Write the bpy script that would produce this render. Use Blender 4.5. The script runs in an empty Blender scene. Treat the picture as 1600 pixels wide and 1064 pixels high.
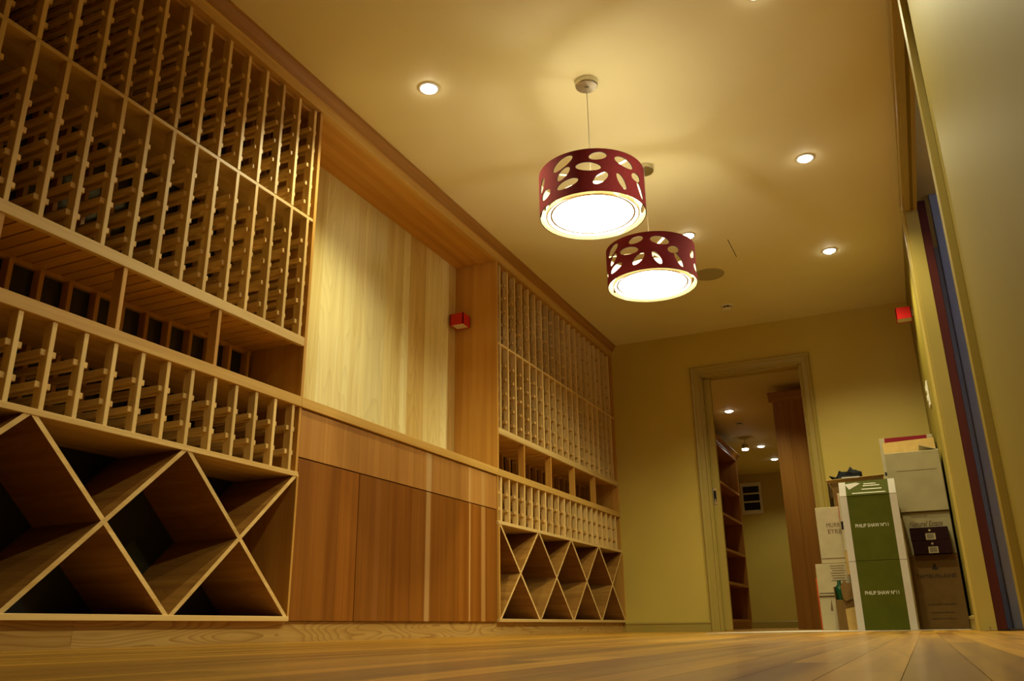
import bpy, bmesh, math, random
from mathutils import Vector, Matrix
from mathutils.geometry import delaunay_2d_cdt
random.seed(7)
S = bpy.context.scene
COL = S.collection

# ------------------------------------------------------------------ camera
YAW, PITCH, ROLL = 0.4335, 0.3324, -0.0133
CX, CZ, FPX = 2.4329, 0.0411, 1305.369
fw = Vector((-math.sin(YAW)*math.cos(PITCH), math.cos(YAW)*math.cos(PITCH), math.sin(PITCH)))
r0 = Vector((math.cos(YAW), math.sin(YAW), 0)); u0 = r0.cross(fw)
rt = r0*math.cos(ROLL) + u0*math.sin(ROLL); up = -r0*math.sin(ROLL) + u0*math.cos(ROLL)
cd = bpy.data.cameras.new('camera'); cam = bpy.data.objects.new('camera', cd); COL.objects.link(cam)
cam.matrix_world = Matrix(((rt.x, up.x, -fw.x, CX), (rt.y, up.y, -fw.y, 0), (rt.z, up.z, -fw.z, CZ), (0, 0, 0, 1)))
cd.sensor_fit = 'HORIZONTAL'; cd.sensor_width = 36; cd.lens = 36*FPX/1600; cd.clip_start = 0.02
S.camera = cam
# ------------------------------------------------------------------ world, exposure
w = bpy.data.worlds.new('world'); S.world = w; w.use_nodes = True
w.node_tree.nodes['Background'].inputs[0].default_value = (0.03, 0.025, 0.015, 1)
w.node_tree.nodes['Background'].inputs[1].default_value = 0.3
S.view_settings.view_transform = 'Standard'; S.view_settings.look = 'None'
S.view_settings.gamma = 1; S.view_settings.use_curve_mapping = False
S.view_settings.exposure = 0.0
BULB = 800.0        # radiance of the pendant bulbs
DISC = 10.0         # radiance of the pendant diffusers
SPOT = 80.0         # watts of a ceiling downlight
SPOT2 = 32.0        # watts of a downlight in the room beyond
SPOTC = (1.0, 0.94, 0.56)

# ------------------------------------------------------------------ materials
def new_mat(name):
    m = bpy.data.materials.new(name); m.use_nodes = True
    return m, m.node_tree.nodes, m.node_tree.links, m.node_tree.nodes['Principled BSDF']

def wood(name, c1, c2, axis, rough=0.45, scale=1.0, tone=0.18, fig=0.35, coat=0.0, bump=0.08, stripes=None, rings=0.0, ringn=26.0):
    """straight-grained timber, grain running along a world axis; each piece gets its own tone"""
    m, N, L, P = new_mat(name)
    g = N.new('ShaderNodeNewGeometry'); oi = N.new('ShaderNodeObjectInfo')
    mp = N.new('ShaderNodeMapping'); s = [26*scale]*3; s['xyz'.index(axis)] = 0.9*scale
    mp.inputs['Scale'].default_value = s
    cb = N.new('ShaderNodeVectorMath'); cb.operation = 'ADD'
    sc = N.new('ShaderNodeVectorMath'); sc.operation = 'SCALE'; sc.inputs[0].default_value = (3.1, 1.7, 2.3)
    L.new(oi.outputs['Random'], sc.inputs['Scale'])
    L.new(g.outputs['Position'], cb.inputs[0]); L.new(sc.outputs[0], cb.inputs[1]); L.new(cb.outputs[0], mp.inputs[0])
    n1 = N.new('ShaderNodeTexNoise'); n1.inputs['Scale'].default_value = 1.0; n1.inputs['Detail'].default_value = 3
    n1.inputs['Distortion'].default_value = fig
    L.new(mp.outputs[0], n1.inputs['Vector'])
    mp2 = N.new('ShaderNodeMapping'); s2 = [150*scale]*3; s2['xyz'.index(axis)] = 3.0*scale
    mp2.inputs['Scale'].default_value = s2; L.new(cb.outputs[0], mp2.inputs[0])
    n2 = N.new('ShaderNodeTexNoise'); n2.inputs['Detail'].default_value = 2; n2.inputs['Scale'].default_value = 1.0
    L.new(mp2.outputs[0], n2.inputs['Vector'])
    ad = N.new('ShaderNodeMath'); ad.operation = 'MULTIPLY_ADD'; ad.inputs[1].default_value = 0.35
    L.new(n2.outputs[0], ad.inputs[0]); L.new(n1.outputs[0], ad.inputs[2])
    rp = N.new('ShaderNodeValToRGB'); rp.color_ramp.elements[0].position = 0.45; rp.color_ramp.elements[1].position = 0.85
    rp.color_ramp.elements[0].color = (*c2, 1); rp.color_ramp.elements[1].color = (*c1, 1)
    L.new(ad.outputs[0], rp.inputs[0])
    col = rp.outputs[0]
    if rings:
        mp3 = N.new('ShaderNodeMapping'); s3 = [11*scale]*3; s3['xyz'.index(axis)] = 1.6*scale
        mp3.inputs['Scale'].default_value = s3; L.new(cb.outputs[0], mp3.inputs[0])
        n3 = N.new('ShaderNodeTexNoise'); n3.inputs['Scale'].default_value = 1.0; n3.inputs['Detail'].default_value = 1.0; L.new(mp3.outputs[0], n3.inputs['Vector'])
        mu = N.new('ShaderNodeMath'); mu.operation = 'MULTIPLY'; mu.inputs[1].default_value = ringn; L.new(n3.outputs[0], mu.inputs[0])
        fr = N.new('ShaderNodeMath'); fr.operation = 'FRACT'; L.new(mu.outputs[0], fr.inputs[0])
        pw = N.new('ShaderNodeMath'); pw.operation = 'POWER'; pw.inputs[1].default_value = 3.0; L.new(fr.outputs[0], pw.inputs[0])
        ms_ = N.new('ShaderNodeMath'); ms_.operation = 'MULTIPLY'; ms_.inputs[1].default_value = rings; L.new(pw.outputs[0], ms_.inputs[0])
        mx = N.new('ShaderNodeMix'); mx.data_type = 'RGBA'; L.new(ms_.outputs[0], mx.inputs[0]); L.new(col, mx.inputs[6])
        mx.inputs[7].default_value = (c2[0]*0.62, c2[1]*0.5, c2[2]*0.4, 1); col = mx.outputs[2]
    if stripes:
        sp = N.new('ShaderNodeSeparateXYZ'); L.new(g.outputs['Position'], sp.inputs[0])
        wob = N.new('ShaderNodeMath'); wob.operation = 'MULTIPLY_ADD'; wob.inputs[1].default_value = 0.02
        L.new(n1.outputs[0], wob.inputs[0]); L.new(sp.outputs['Y'], wob.inputs[2])
        for (pos, wid, cc) in stripes:
            d = N.new('ShaderNodeMath'); d.operation = 'SUBTRACT'; d.inputs[1].default_value = pos+0.01; L.new(wob.outputs[0], d.inputs[0])
            a = N.new('ShaderNodeMath'); a.operation = 'ABSOLUTE'; L.new(d.outputs[0], a.inputs[0])
            mr = N.new('ShaderNodeMapRange'); mr.inputs[1].default_value = wid; mr.inputs[2].default_value = wid*0.55
            mr.inputs[3].default_value = 0; mr.inputs[4].default_value = 0.85; L.new(a.outputs[0], mr.inputs[0])
            mx = N.new('ShaderNodeMix'); mx.data_type = 'RGBA'; L.new(mr.outputs[0], mx.inputs[0]); L.new(col, mx.inputs[6])
            mx.inputs[7].default_value = (*cc, 1); col = mx.outputs[2]
    hs = N.new('ShaderNodeHueSaturation'); mr = N.new('ShaderNodeMapRange')
    mr.inputs[3].default_value = 1-tone; mr.inputs[4].default_value = 1+tone
    L.new(oi.outputs['Random'], mr.inputs[0]); L.new(mr.outputs[0], hs.inputs['Value']); L.new(col, hs.inputs['Color'])
    L.new(hs.outputs[0], P.inputs['Base Color'])
    P.inputs['Specular IOR Level'].default_value = 0.28
    P.inputs['Roughness'].default_value = rough; P.inputs['Coat Weight'].default_value = coat; P.inputs['Coat Roughness'].default_value = 0.12
    if bump:
        b = N.new('ShaderNodeBump'); b.inputs['Strength'].default_value = bump; b.inputs['Distance'].default_value = 0.002
        L.new(ad.outputs[0], b.inputs['Height']); L.new(b.outputs[0], P.inputs['Normal'])
    return m

def paint(name, c, rough=0.6, var=0.05, nscale=6, bump=0.02, metal=0.0, spec=0.5, fine=120):
    m, N, L, P = new_mat(name)
    g = N.new('ShaderNodeNewGeometry')
    n = N.new('ShaderNodeTexNoise'); n.inputs['Scale'].default_value = nscale; n.inputs['Detail'].default_value = 2
    L.new(g.outputs['Position'], n.inputs['Vector'])
    rp = N.new('ShaderNodeValToRGB'); rp.color_ramp.elements[0].position = 0.3; rp.color_ramp.elements[1].position = 0.7
    rp.color_ramp.elements[0].color = (*[x*(1-var) for x in c], 1); rp.color_ramp.elements[1].color = (*[min(1, x*(1+var)) for x in c], 1)
    L.new(n.outputs[0], rp.inputs[0]); L.new(rp.outputs[0], P.inputs['Base Color'])
    P.inputs['Roughness'].default_value = rough; P.inputs['Metallic'].default_value = metal
    P.inputs['Specular IOR Level'].default_value = spec
    if bump:
        n2 = N.new('ShaderNodeTexNoise'); n2.inputs['Scale'].default_value = fine; L.new(g.outputs['Position'], n2.inputs['Vector'])
        b = N.new('ShaderNodeBump'); b.inputs['Strength'].default_value = bump; b.inputs['Distance'].default_value = 0.002
        L.new(n2.outputs[0], b.inputs['Height']); L.new(b.outputs[0], P.inputs['Normal'])
    return m

def glow(name, c, strength):
    m, N, L, P = new_mat(name)
    P.inputs['Base Color'].default_value = (0.9, 0.88, 0.8, 1)
    P.inputs['Emission Color'].default_value = (*c, 1); P.inputs['Emission Strength'].default_value = strength
    return m

M = {}
PALE1, PALE2 = (0.74, 0.53, 0.22), (0.58, 0.37, 0.12)
MID1, MID2 = (0.60, 0.32, 0.065), (0.44, 0.205, 0.030)
for ax in 'xyz':
    M['pale_'+ax] = wood('cedar_pale_'+ax, PALE1, PALE2, ax, tone=0.14)
    M['mid_'+ax] = wood('cedar_honey_'+ax, MID1, MID2, ax, tone=0.1, scale=0.6)
    M['cherry_'+ax] = wood('cherry_'+ax, (0.42, 0.19, 0.03), (0.30, 0.12, 0.015), ax, tone=0.06, scale=0.5, rough=0.4)
M['counter'] = wood('cedar_counter', (0.64, 0.40, 0.11), (0.50, 0.28, 0.06), 'y', tone=0.05, rough=0.35)
M['plinth'] = wood('cedar_plinth', (0.52, 0.33, 0.10), (0.42, 0.24, 0.06), 'y', tone=0.03, scale=0.8, fig=0.5, rough=0.35, rings=0.75, ringn=22)
M['alcove'] = wood('cedar_alcove', (0.92, 0.84, 0.46), (0.78, 0.66, 0.30), 'z', tone=0.13, scale=0.5, fig=0.7, rings=0.2, ringn=14)
M['alcove_mid'] = wood('cedar_alcove_straw', (0.84, 0.72, 0.34), (0.68, 0.53, 0.20), 'z', tone=0.08, scale=0.5, fig=0.7, rings=0.2, ringn=14)
M['alcove_dark'] = wood('cedar_alcove_honey', (0.74, 0.56, 0.21), (0.58, 0.39, 0.11), 'z', tone=0.05, scale=0.5, fig=0.7, rings=0.25, ringn=14)
M['rail'] = wood('cedar_rail', (0.68, 0.46, 0.17), (0.52, 0.31, 0.085), 'x', tone=0.12)
M['bin'] = wood('cedar_bin_shaded', (0.35, 0.17, 0.034), (0.22, 0.092, 0.015), 'x', tone=0.1, scale=0.6, rings=0.25, ringn=14)  # colour darkened to carry the shade inside the diamond bins
M['crown'] = wood('cedar_crown', (0.40, 0.20, 0.045), (0.28, 0.125, 0.022), 'y', tone=0.03, scale=0.6)
M['cab'] = wood('cedar_cabinet', (0.29, 0.103, 0.011), (0.18, 0.054, 0.004), 'z', tone=0.13, scale=0.45, fig=0.4, rough=0.38,
                stripes=[(4.12, 0.034, (0.50, 0.30, 0.11)), (4.62, 0.012, (0.50, 0.30, 0.10)), (4.80, 0.035, (0.42, 0.22, 0.06)), (3.62, 0.03, (0.30, 0.11, 0.02))])
M['cab_lit'] = wood('cedar_cabinet_lit', (0.46, 0.225, 0.055), (0.33, 0.14, 0.026), 'z', tone=0.1, scale=0.45, fig=0.4, rough=0.38,  # same cabinet cedar, with the stronger light on the drawer front in its colour
                     stripes=[(4.12, 0.034, (0.55, 0.36, 0.15)), (4.62, 0.012, (0.55, 0.35, 0.13)), (4.80, 0.035, (0.46, 0.26, 0.08))])
M['floor'] = wood('oiled_floor_timber', (0.56, 0.29, 0.03), (0.25, 0.10, 0.008), 'y', tone=0.34, scale=0.35, fig=0.9, rough=0.3, coat=0.12, bump=0.02, rings=0.25, ringn=12)
M['ceiling'] = paint('ceiling_paint', (0.78, 0.69, 0.39), 0.7, 0.02, 2)
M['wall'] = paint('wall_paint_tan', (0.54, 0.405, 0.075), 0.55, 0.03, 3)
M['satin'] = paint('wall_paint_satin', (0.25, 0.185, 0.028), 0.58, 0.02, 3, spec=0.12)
M['trim'] = paint('trim_enamel', (0.37, 0.275, 0.06), 0.34, 0.02, 5, bump=0.0)
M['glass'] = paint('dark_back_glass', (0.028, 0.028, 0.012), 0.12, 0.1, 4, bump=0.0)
M['steel'] = paint('brushed_nickel', (0.62, 0.58, 0.48), 0.25, 0.03, 30, bump=0.0, metal=1.0)
M['gold'] = paint('shade_lining', (0.88, 0.78, 0.55), 0.35, 0.03, 20, bump=0.0, metal=0.15)
M['shade'] = paint('burgundy_shade_fabric', (0.17, 0.014, 0.018), 0.9, 0.08, 60, bump=0.25, spec=0.15, fine=900)
M['black'] = paint('black_plastic', (0.008, 0.008, 0.008), 0.65, 0.1, 20, bump=0.0)
M['bulb'] = glow('bulb_glow', (1.0, 0.97, 0.84), BULB)
M['disc'] = glow('diffuser_glow', (1.0, 0.95, 0.70), DISC)
M['drum'] = glow('inner_diffuser_glow', (1.0, 0.93, 0.66), 5.0)
M['led'] = glow('downlight_glow', (1.0, 0.95, 0.78), 30)
M['led2'] = glow('downlight_glow_far', (1.0, 0.95, 0.78), 12)
M['tube'] = glow('blue_tube_glow', (0.22, 0.50, 1.0), 26.0)
M['white'] = paint('white_plastic', (0.75, 0.70, 0.58), 0.4, 0.02, 20, bump=0.0)
M['grille'] = paint('speaker_mesh', (0.40, 0.34, 0.20), 0.7, 0.1, 300, bump=0.3, fine=900)
M['red'] = paint('red_enamel', (0.55, 0.006, 0.006), 0.35, 0.03, 10, bump=0.0)
M['redwood'] = wood('jarrah_door', (0.075, 0.010, 0.005), (0.045, 0.006, 0.003), 'z', tone=0.02, scale=0.5)
M['bluewall'] = paint('grey_panel', (0.42, 0.46, 0.52), 0.4, 0.04, 5)
M['mat'] = paint('card_sheet', (0.62, 0.54, 0.40), 0.8, 0.05, 14)
M['card'] = paint('brown_card', (0.15, 0.082, 0.022), 0.8, 0.09, 18, bump=0.05)
M['tan'] = paint('kraft_card', (0.42, 0.27, 0.085), 0.8, 0.08, 18, bump=0.05)
M['cream'] = paint('cream_card', (0.41, 0.34, 0.20), 0.75, 0.05, 14, bump=0.05)
M['offwhite'] = paint('worn_white_card', (0.33, 0.275, 0.15), 0.75, 0.09, 9, bump=0.06)
M['whitecard'] = paint('white_card', (0.47, 0.42, 0.36), 0.7, 0.04, 10, bump=0.03)
M['green'] = paint('green_card', (0.062, 0.067, 0.003), 0.7, 0.08, 14, bump=0.04)
M['orange'] = paint('orange_card', (0.62, 0.10, 0.02), 0.6, 0.05, 14, bump=0.03)
M['darkcard'] = paint('dark_maroon_card', (0.018, 0.004, 0.004), 0.8, 0.1, 14, bump=0.03)
M['maroon'] = paint('maroon_print', (0.22, 0.012, 0.02), 0.6, 0.05, 14, bump=0.0)
M['ink'] = paint('brown_ink', (0.13, 0.065, 0.025), 0.8, 0.1, 40, bump=0.0)
M['darkink'] = paint('black_ink', (0.012, 0.008, 0.004), 0.8, 0.1, 40, bump=0.0)
M['whiteink'] = paint('white_ink', (0.70, 0.68, 0.55), 0.8, 0.05, 40, bump=0.0)
M['bottle'] = paint('green_bottle_glass', (0.01, 0.06, 0.02), 0.1, 0.1, 20, bump=0.0)
M['night'] = paint('night_glass', (0.01, 0.01, 0.008), 0.08, 0.1, 4, bump=0.0)

for k_ in ('card', 'tan', 'cream', 'offwhite', 'whitecard', 'green', 'orange', 'darkcard', 'maroon', 'black'):
    M[k_].node_tree.nodes['Principled BSDF'].inputs['Specular IOR Level'].default_value = 0.12

# ------------------------------------------------------------------ helpers
WP = {}
def put(o, loc, parent=None):
    COL.objects.link(o); loc = Vector(loc); WP[o.name] = loc
    if parent is not None:
        o.parent = parent; o.location = loc - WP[parent.name]
    else:
        o.location = loc
    return o

CACHE = {}
def box(name, x0, x1, y0, y1, z0, z1, mat, parent=None, bevel=0.0):
    sx, sy, sz = (x1-x0)/2, (y1-y0)/2, (z1-z0)/2
    key = (round(sx, 5), round(sy, 5), round(sz, 5), mat, bevel)
    me = CACHE.get(key)
    if me is None:
        bm = bmesh.new(); bmesh.ops.create_cube(bm, size=2)
        bmesh.ops.scale(bm, vec=(sx, sy, sz), verts=bm.verts)
        if bevel:
            bmesh.ops.bevel(bm, geom=bm.edges[:], offset=bevel, segments=1, affect='EDGES')
        me = bpy.data.meshes.new(name); bm.to_mesh(me); bm.free(); me.materials.append(M[mat]); CACHE[key] = me
    return put(bpy.data.objects.new(name, me), ((x0+x1)/2, (y0+y1)/2, (z0+z1)/2), parent)

def mesh(name, verts, faces, mats, parent=None, origin=None, fmat=None, smooth=False):
    """one mesh object from world-space vertices"""
    vs = [Vector(v) for v in verts]
    if origin is None:
        origin = sum(vs, Vector())/len(vs)
    origin = Vector(origin)
    me = bpy.data.meshes.new(name); me.from_pydata([v-origin for v in vs], [], faces)
    for m in ([mats] if isinstance(mats, str) else mats): me.materials.append(M[m])
    if fmat:
        for p, i in zip(me.polygons, fmat): p.material_index = i
    bm = bmesh.new(); bm.from_mesh(me); bmesh.ops.recalc_face_normals(bm, faces=bm.faces); bm.to_mesh(me); bm.free()
    if smooth:
        for p in me.polygons: p.use_smooth = True
    return put(bpy.data.objects.new(name, me), origin, parent)

class MB:
    """collects boxes into one mesh (for a wall of several pieces, or stuff)"""
    def __init__(s): s.v, s.f, s.m = [], [], []
    def box(s, x0, x1, y0, y1, z0, z1, mi=0):
        b = len(s.v)
        s.v += [(x, y, z) for x in (x0, x1) for y in (y0, y1) for z in (z0, z1)]
        s.f += [tuple(b+i for i in q) for q in ((0, 1, 3, 2), (4, 6, 7, 5), (0, 4, 5, 1), (2, 3, 7, 6), (0, 2, 6, 4), (1, 5, 7, 3))]
        s.m += [mi]*6; return s
    def build(s, name, mats, parent=None, origin=None): return mesh(name, s.v, s.f, mats, parent, origin, s.m)

def prism(name, poly, axis, a0, a1, mat, parent=None, cap=None):
    """extrude a polygon along an axis; poly given in the two other axes in xyz order"""
    def P(q, a):
        l = list(q); l.insert('xyz'.index(axis), a); return tuple(l)
    n = len(poly); v = [P(q, a0) for q in poly] + [P(q, a1) for q in poly]
    f = [tuple(range(n)), tuple(range(2*n-1, n-1, -1))] + [(i, (i+1) % n, n+(i+1) % n, n+i) for i in range(n)]
    if cap: return mesh(name, v, f, [mat, cap], parent, None, [0, 1]+[0]*n)
    return mesh(name, v, f, mat, parent)

def lathe(name, prof, cx, cy, mat, parent=None, n=48, smooth=True, origin=None):
    """closed surface of revolution about a vertical axis; prof = [(r, z), ...]; r=0 ends are capped"""
    v, f, idx = [], [], []
    for r, z in prof:
        if r < 1e-6: idx.append([len(v)]*n); v.append((cx, cy, z))
        else:
            idx.append(list(range(len(v), len(v)+n)))
            v += [(cx+r*math.cos(2*math.pi*k/n), cy+r*math.sin(2*math.pi*k/n), z) for k in range(n)]
    for a, b in zip(idx[:-1], idx[1:]):
        for k in range(n):
            q = []
            for i in (a[k], a[(k+1) % n], b[(k+1) % n], b[k]):
                if i not in q: q.append(i)
            if len(q) > 2: f.append(tuple(q))
    o = mesh(name, v, f, mat, parent, origin)
    if smooth:
        for p in o.data.polygons: p.use_smooth = True
        md = o.modifiers.new('edges', 'EDGE_SPLIT'); md.split_angle = math.radians(35)
    return o

def tube(name, pts, r, mat, parent=None, n=8):
    v, f = [], []
    for i, p in enumerate(pts):
        p = Vector(p); d = (Vector(pts[min(i+1, len(pts)-1)])-Vector(pts[max(i-1, 0)])).normalized()
        a = d.cross(Vector((0, 0, 1)) if abs(d.z) < 0.9 else Vector((1, 0, 0))).normalized(); b = d.cross(a)
        v += [p + a*r*math.cos(2*math.pi*k/n) + b*r*math.sin(2*math.pi*k/n) for k in range(n)]
    for i in range(len(pts)-1):
        f += [(i*n+k, i*n+(k+1) % n, (i+1)*n+(k+1) % n, (i+1)*n+k) for k in range(n)]
    f += [tuple(range(n)), tuple((len(pts)-1)*n+k for k in range(n))]
    return mesh(name, v, f, mat, parent)

def thing(name, loc, label, cat, group=None):
    o = put(bpy.data.objects.new(name, None), loc); o.empty_display_size = 0.05
    return tag(o, label, cat, group)
def tag(o, label, cat, group=None):
    o['label'] = label; o['category'] = cat
    if group: o['group'] = group
    return o
def struct(o, label=None):
    o['kind'] = 'structure'
    if label: o['label'] = label
    return o

def text(name, body, size, loc, mat, parent, width=None, shear=0.0, align='CENTER', rotx=90):
    cu = bpy.data.curves.new(name, 'FONT'); cu.body = body; cu.size = size; cu.align_x = align; cu.align_y = 'CENTER'
    cu.extrude = 0.0004; cu.shear = shear; cu.resolution_u = 3
    t = bpy.data.objects.new(name, cu); COL.objects.link(t)
    dg = bpy.context.evaluated_depsgraph_get(); me = bpy.data.meshes.new_from_object(t.evaluated_get(dg))
    bpy.data.objects.remove(t); bpy.data.curves.remove(cu)
    me.name = name
    if width:
        xs = [v.co.x for v in me.vertices]; k = width/(max(xs)-min(xs))
        for v in me.vertices: v.co.x *= k
    me.transform(Matrix.Rotation(math.radians(rotx), 4, 'X'))
    me.materials.clear(); me.materials.append(M[mat])
    return put(bpy.data.objects.new(name, me), loc, parent)

# ------------------------------------------------------------------ measured layout (metres)
XR, YB, HC = 2.7055, 7.6102, 2.70           # right wall, back wall, ceiling
Y1, Y2 = 2.964, 5.0026                      # alcove between the two racks
DEP = 0.335                                 # rack depth
ZTOP, ZM, ZS1, ZS0 = 2.5815, 1.9634, 1.3447, 1.3011
ZC1, ZC0, ZD1, ZDm, ZD0, ZB1, ZB0 = 1.0585, 1.012, 0.7152, 0.7035, 0.6924, 0.1032, 0.0832
YL = 0.37                                   # where the left rack starts, out of frame
YN = -1.6                                   # wall behind the camera
YF = 15.9                                   # far wall of the room beyond
DX0, DX1, DH = 0.862, 1.755, 2.265          # doorway in the back wall
OY0, OY1, OH = 2.89, 5.235, 2.46            # opening in the right wall

# ------------------------------------------------------------------ shell
fl = struct(MB().box(-0.5, XR+2.0, YN, YF+0.2, -0.06, -0.014).box(-0.5, XR, YB+0.02, YF, -0.014, -0.001).box(XR, XR+2.0, 1.0, 6.6, -0.014, -0.001).build('floor', 'floor'), 'varnished timber floorboards')
x = -0.34
k = 0
while x < XR-0.01:
    x1 = min(x+0.0625, XR+0.002); y = YN + random.uniform(-1.4, 0)
    while y < YB+0.02:
        y1 = y+random.choice((1.8, 2.4, 3.0)); a, b = max(y, YN), min(y1, YB+0.02)
        if b-a > 0.05: box('plank', x, x1-0.0006, a, b-0.0006, -0.014, 0, 'floor', fl)
        y = y1
    x += 0.0625
struct(MB().box(-0.5, XR+2.0, YN, YF+0.2, HC, HC+0.08).build('ceiling', 'ceiling'), 'cream painted ceiling')
struct(MB().box(-0.42, -0.36, YN, YB, 0, HC).build('wall_left', 'wall'))
struct(MB().box(-0.42, XR, YN-0.08, YN, 0, HC).build('wall_front', 'wall'))
wb = MB().box(-0.42, DX0, YB, YB+0.035, 0, HC).box(-0.42, DX0, YB+0.105, YB+0.14, 0, HC).box(DX1, XR+0.06, YB, YB+0.14, 0, HC).box(DX0, DX1, YB, YB+0.14, DH, HC)
struct(wb.build('wall_back', 'wall'), 'tan painted end wall with a doorway')
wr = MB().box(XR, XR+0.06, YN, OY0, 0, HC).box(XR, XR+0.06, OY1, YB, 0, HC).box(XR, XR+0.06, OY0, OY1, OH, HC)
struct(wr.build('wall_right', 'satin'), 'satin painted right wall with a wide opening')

def casing(name, fixed, a0, a1, top, plane, sgn, label):
    """mitred, stepped architrave round an opening; plane 'y' (back wall) or 'x' (right wall)"""
    prof = [(0.0, 0.0), (0.0, 0.016), (0.012, 0.020), (0.018, 0.013), (0.058, 0.017), (0.064, 0.024), (0.084, 0.028), (0.092, 0.022), (0.092, 0.0)]
    v, f = [], []
    for wd, t in prof:
        for (a, z) in ((a0-wd, 0), (a0-wd, top+wd), (a1+wd, top+wd), (a1+wd, 0)):
            v.append((a, fixed+sgn*t, z) if plane == 'y' else (fixed+sgn*t, a, z))
    for i in range(len(prof)-1):
        f += [(i*4+k, i*4+k+1, (i+1)*4+k+1, (i+1)*4+k) for k in range(3)]
    return struct(mesh(name, v, f, 'trim'), label)
casing('trim_1', YB, DX0, DX1, DH, 'y', -1, 'stepped tan architrave round the doorway')
casing('trim_2', XR, OY0, OY1, OH, 'x', -1, 'stepped tan architrave round the wide opening in the right wall')
# linings of the two openings
struct(MB().box(DX1-0.012, DX1+0.001, YB-0.004, YB+0.145, 0, DH).box(DX0, DX1, YB-0.004, YB+0.04, DH-0.012, DH+0.001).box(DX0, DX1, YB+0.1, YB+0.145, DH-0.012, DH+0.001).box(DX0, DX0+0.012, YB-0.004, YB+0.035, 0, DH).build('trim_3', 'trim'), 'door lining')
struct(MB().box(XR-0.004, XR+0.064, OY1-0.012, OY1+0.001, 0, OH).box(XR-0.004, XR+0.064, OY0, OY0+0.012, 0, OH).box(XR-0.004, XR+0.025, OY0, OY1, OH-0.012, OH+0.001).box(XR+0.042, XR+0.064, OY0, OY1, OH-0.012, OH+0.001).build('trim_4', 'trim'), 'lining of the right opening with a track slot')
# skirting
def skirting(name, x0, x1, y0, y1, ax, sgn, fixed):
    prof = [(0, 0), (0.014, 0), (0.014, 0.062), (0.019, 0.066), (0.019, 0.076), (0.008, 0.084), (0, 0.084)]
    if ax == 'x': return struct(prism(name, [(fixed+sgn*p, z) for p, z in prof], 'x', x0, x1, 'trim'))
    return struct(prism(name, [(fixed+sgn*p, z) for p, z in prof], 'y', y0, y1, 'trim'))
skirting('baseboard_back', 0.0, DX0-0.092, 0, 0, 'x', -1, YB)
skirting('baseboard_back_right', DX1+0.092, XR, 0, 0, 'x', -1, YB)
skirting('baseboard_right', 0, 0, OY1+0.092, YB, 'y', -1, XR)
skirting('baseboard_right_near', 0, 0, YN, OY0-0.092, 'y', -1, XR)
# timber cornice over the racks
struct(prism('trim_5', [(-0.03, ZTOP), (0.005, ZTOP), (0.005, 2.628), (0.010, 2.631), (0.010, 2.638), (-0.03, 2.638)], 'y', YL, YB, 'counter'), 'flat honey timber fascia above the racks')
struct(prism('trim_6', [(-0.03, 2.6382), (0.012, 2.6382), (0.014, 2.643), (0.018, 2.645), (0.022, 2.656), (0.031, 2.672), (0.042, 2.684), (0.044, 2.691), (0.049, 2.692), (0.049, HC), (-0.03, HC)], 'y', YL, YB, 'crown'), 'darker timber crown moulding along the ceiling above the racks')

# pocket door in the doorway
dr = struct(box('door_1', 0.30, 0.936, YB+0.05, YB+0.09, 0.006, DH-0.014, 'trim', None, 0.002), 'tan pocket door slid into the wall')
fp = box('flush_pull', 0.872, 0.908, YB+0.046, YB+0.05, 1.075, 1.225, 'steel', dr, 0.001)
box('pull_recess', 0.880, 0.900, YB+0.0445, YB+0.046, 1.10, 1.20, 'black', fp)
box('pull_rail', 0.885, 0.895, YB+0.042, YB+0.0445, 1.10, 1.125, 'steel', fp)

# ------------------------------------------------------------------ wine racks
RW = 0.018   # rail section
def rail(parent, y, z):
    return box('rail', -0.312, -0.012, y-0.0095, y+0.0095, z-0.0105, z+0.0105, 'rail', parent, 0.0015)
def post(name, y, z0, z1, parent, x0=-0.040, x1=0.0):
    return box(name, x0, x1, y-0.009, y+0.009, z0, z1, 'pale_z' if x1 > -0.1 else 'mid_z', parent, 0.0012)  # rear posts take darker wood to deepen the shade inside the rack
LV1 = [2.036+0.1027*i for i in range(5)]; LV2 = [1.41+0.1035*i for i in range(5)]; LV3 = [0.797, 0.904]
OFF = 0.0185

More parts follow.
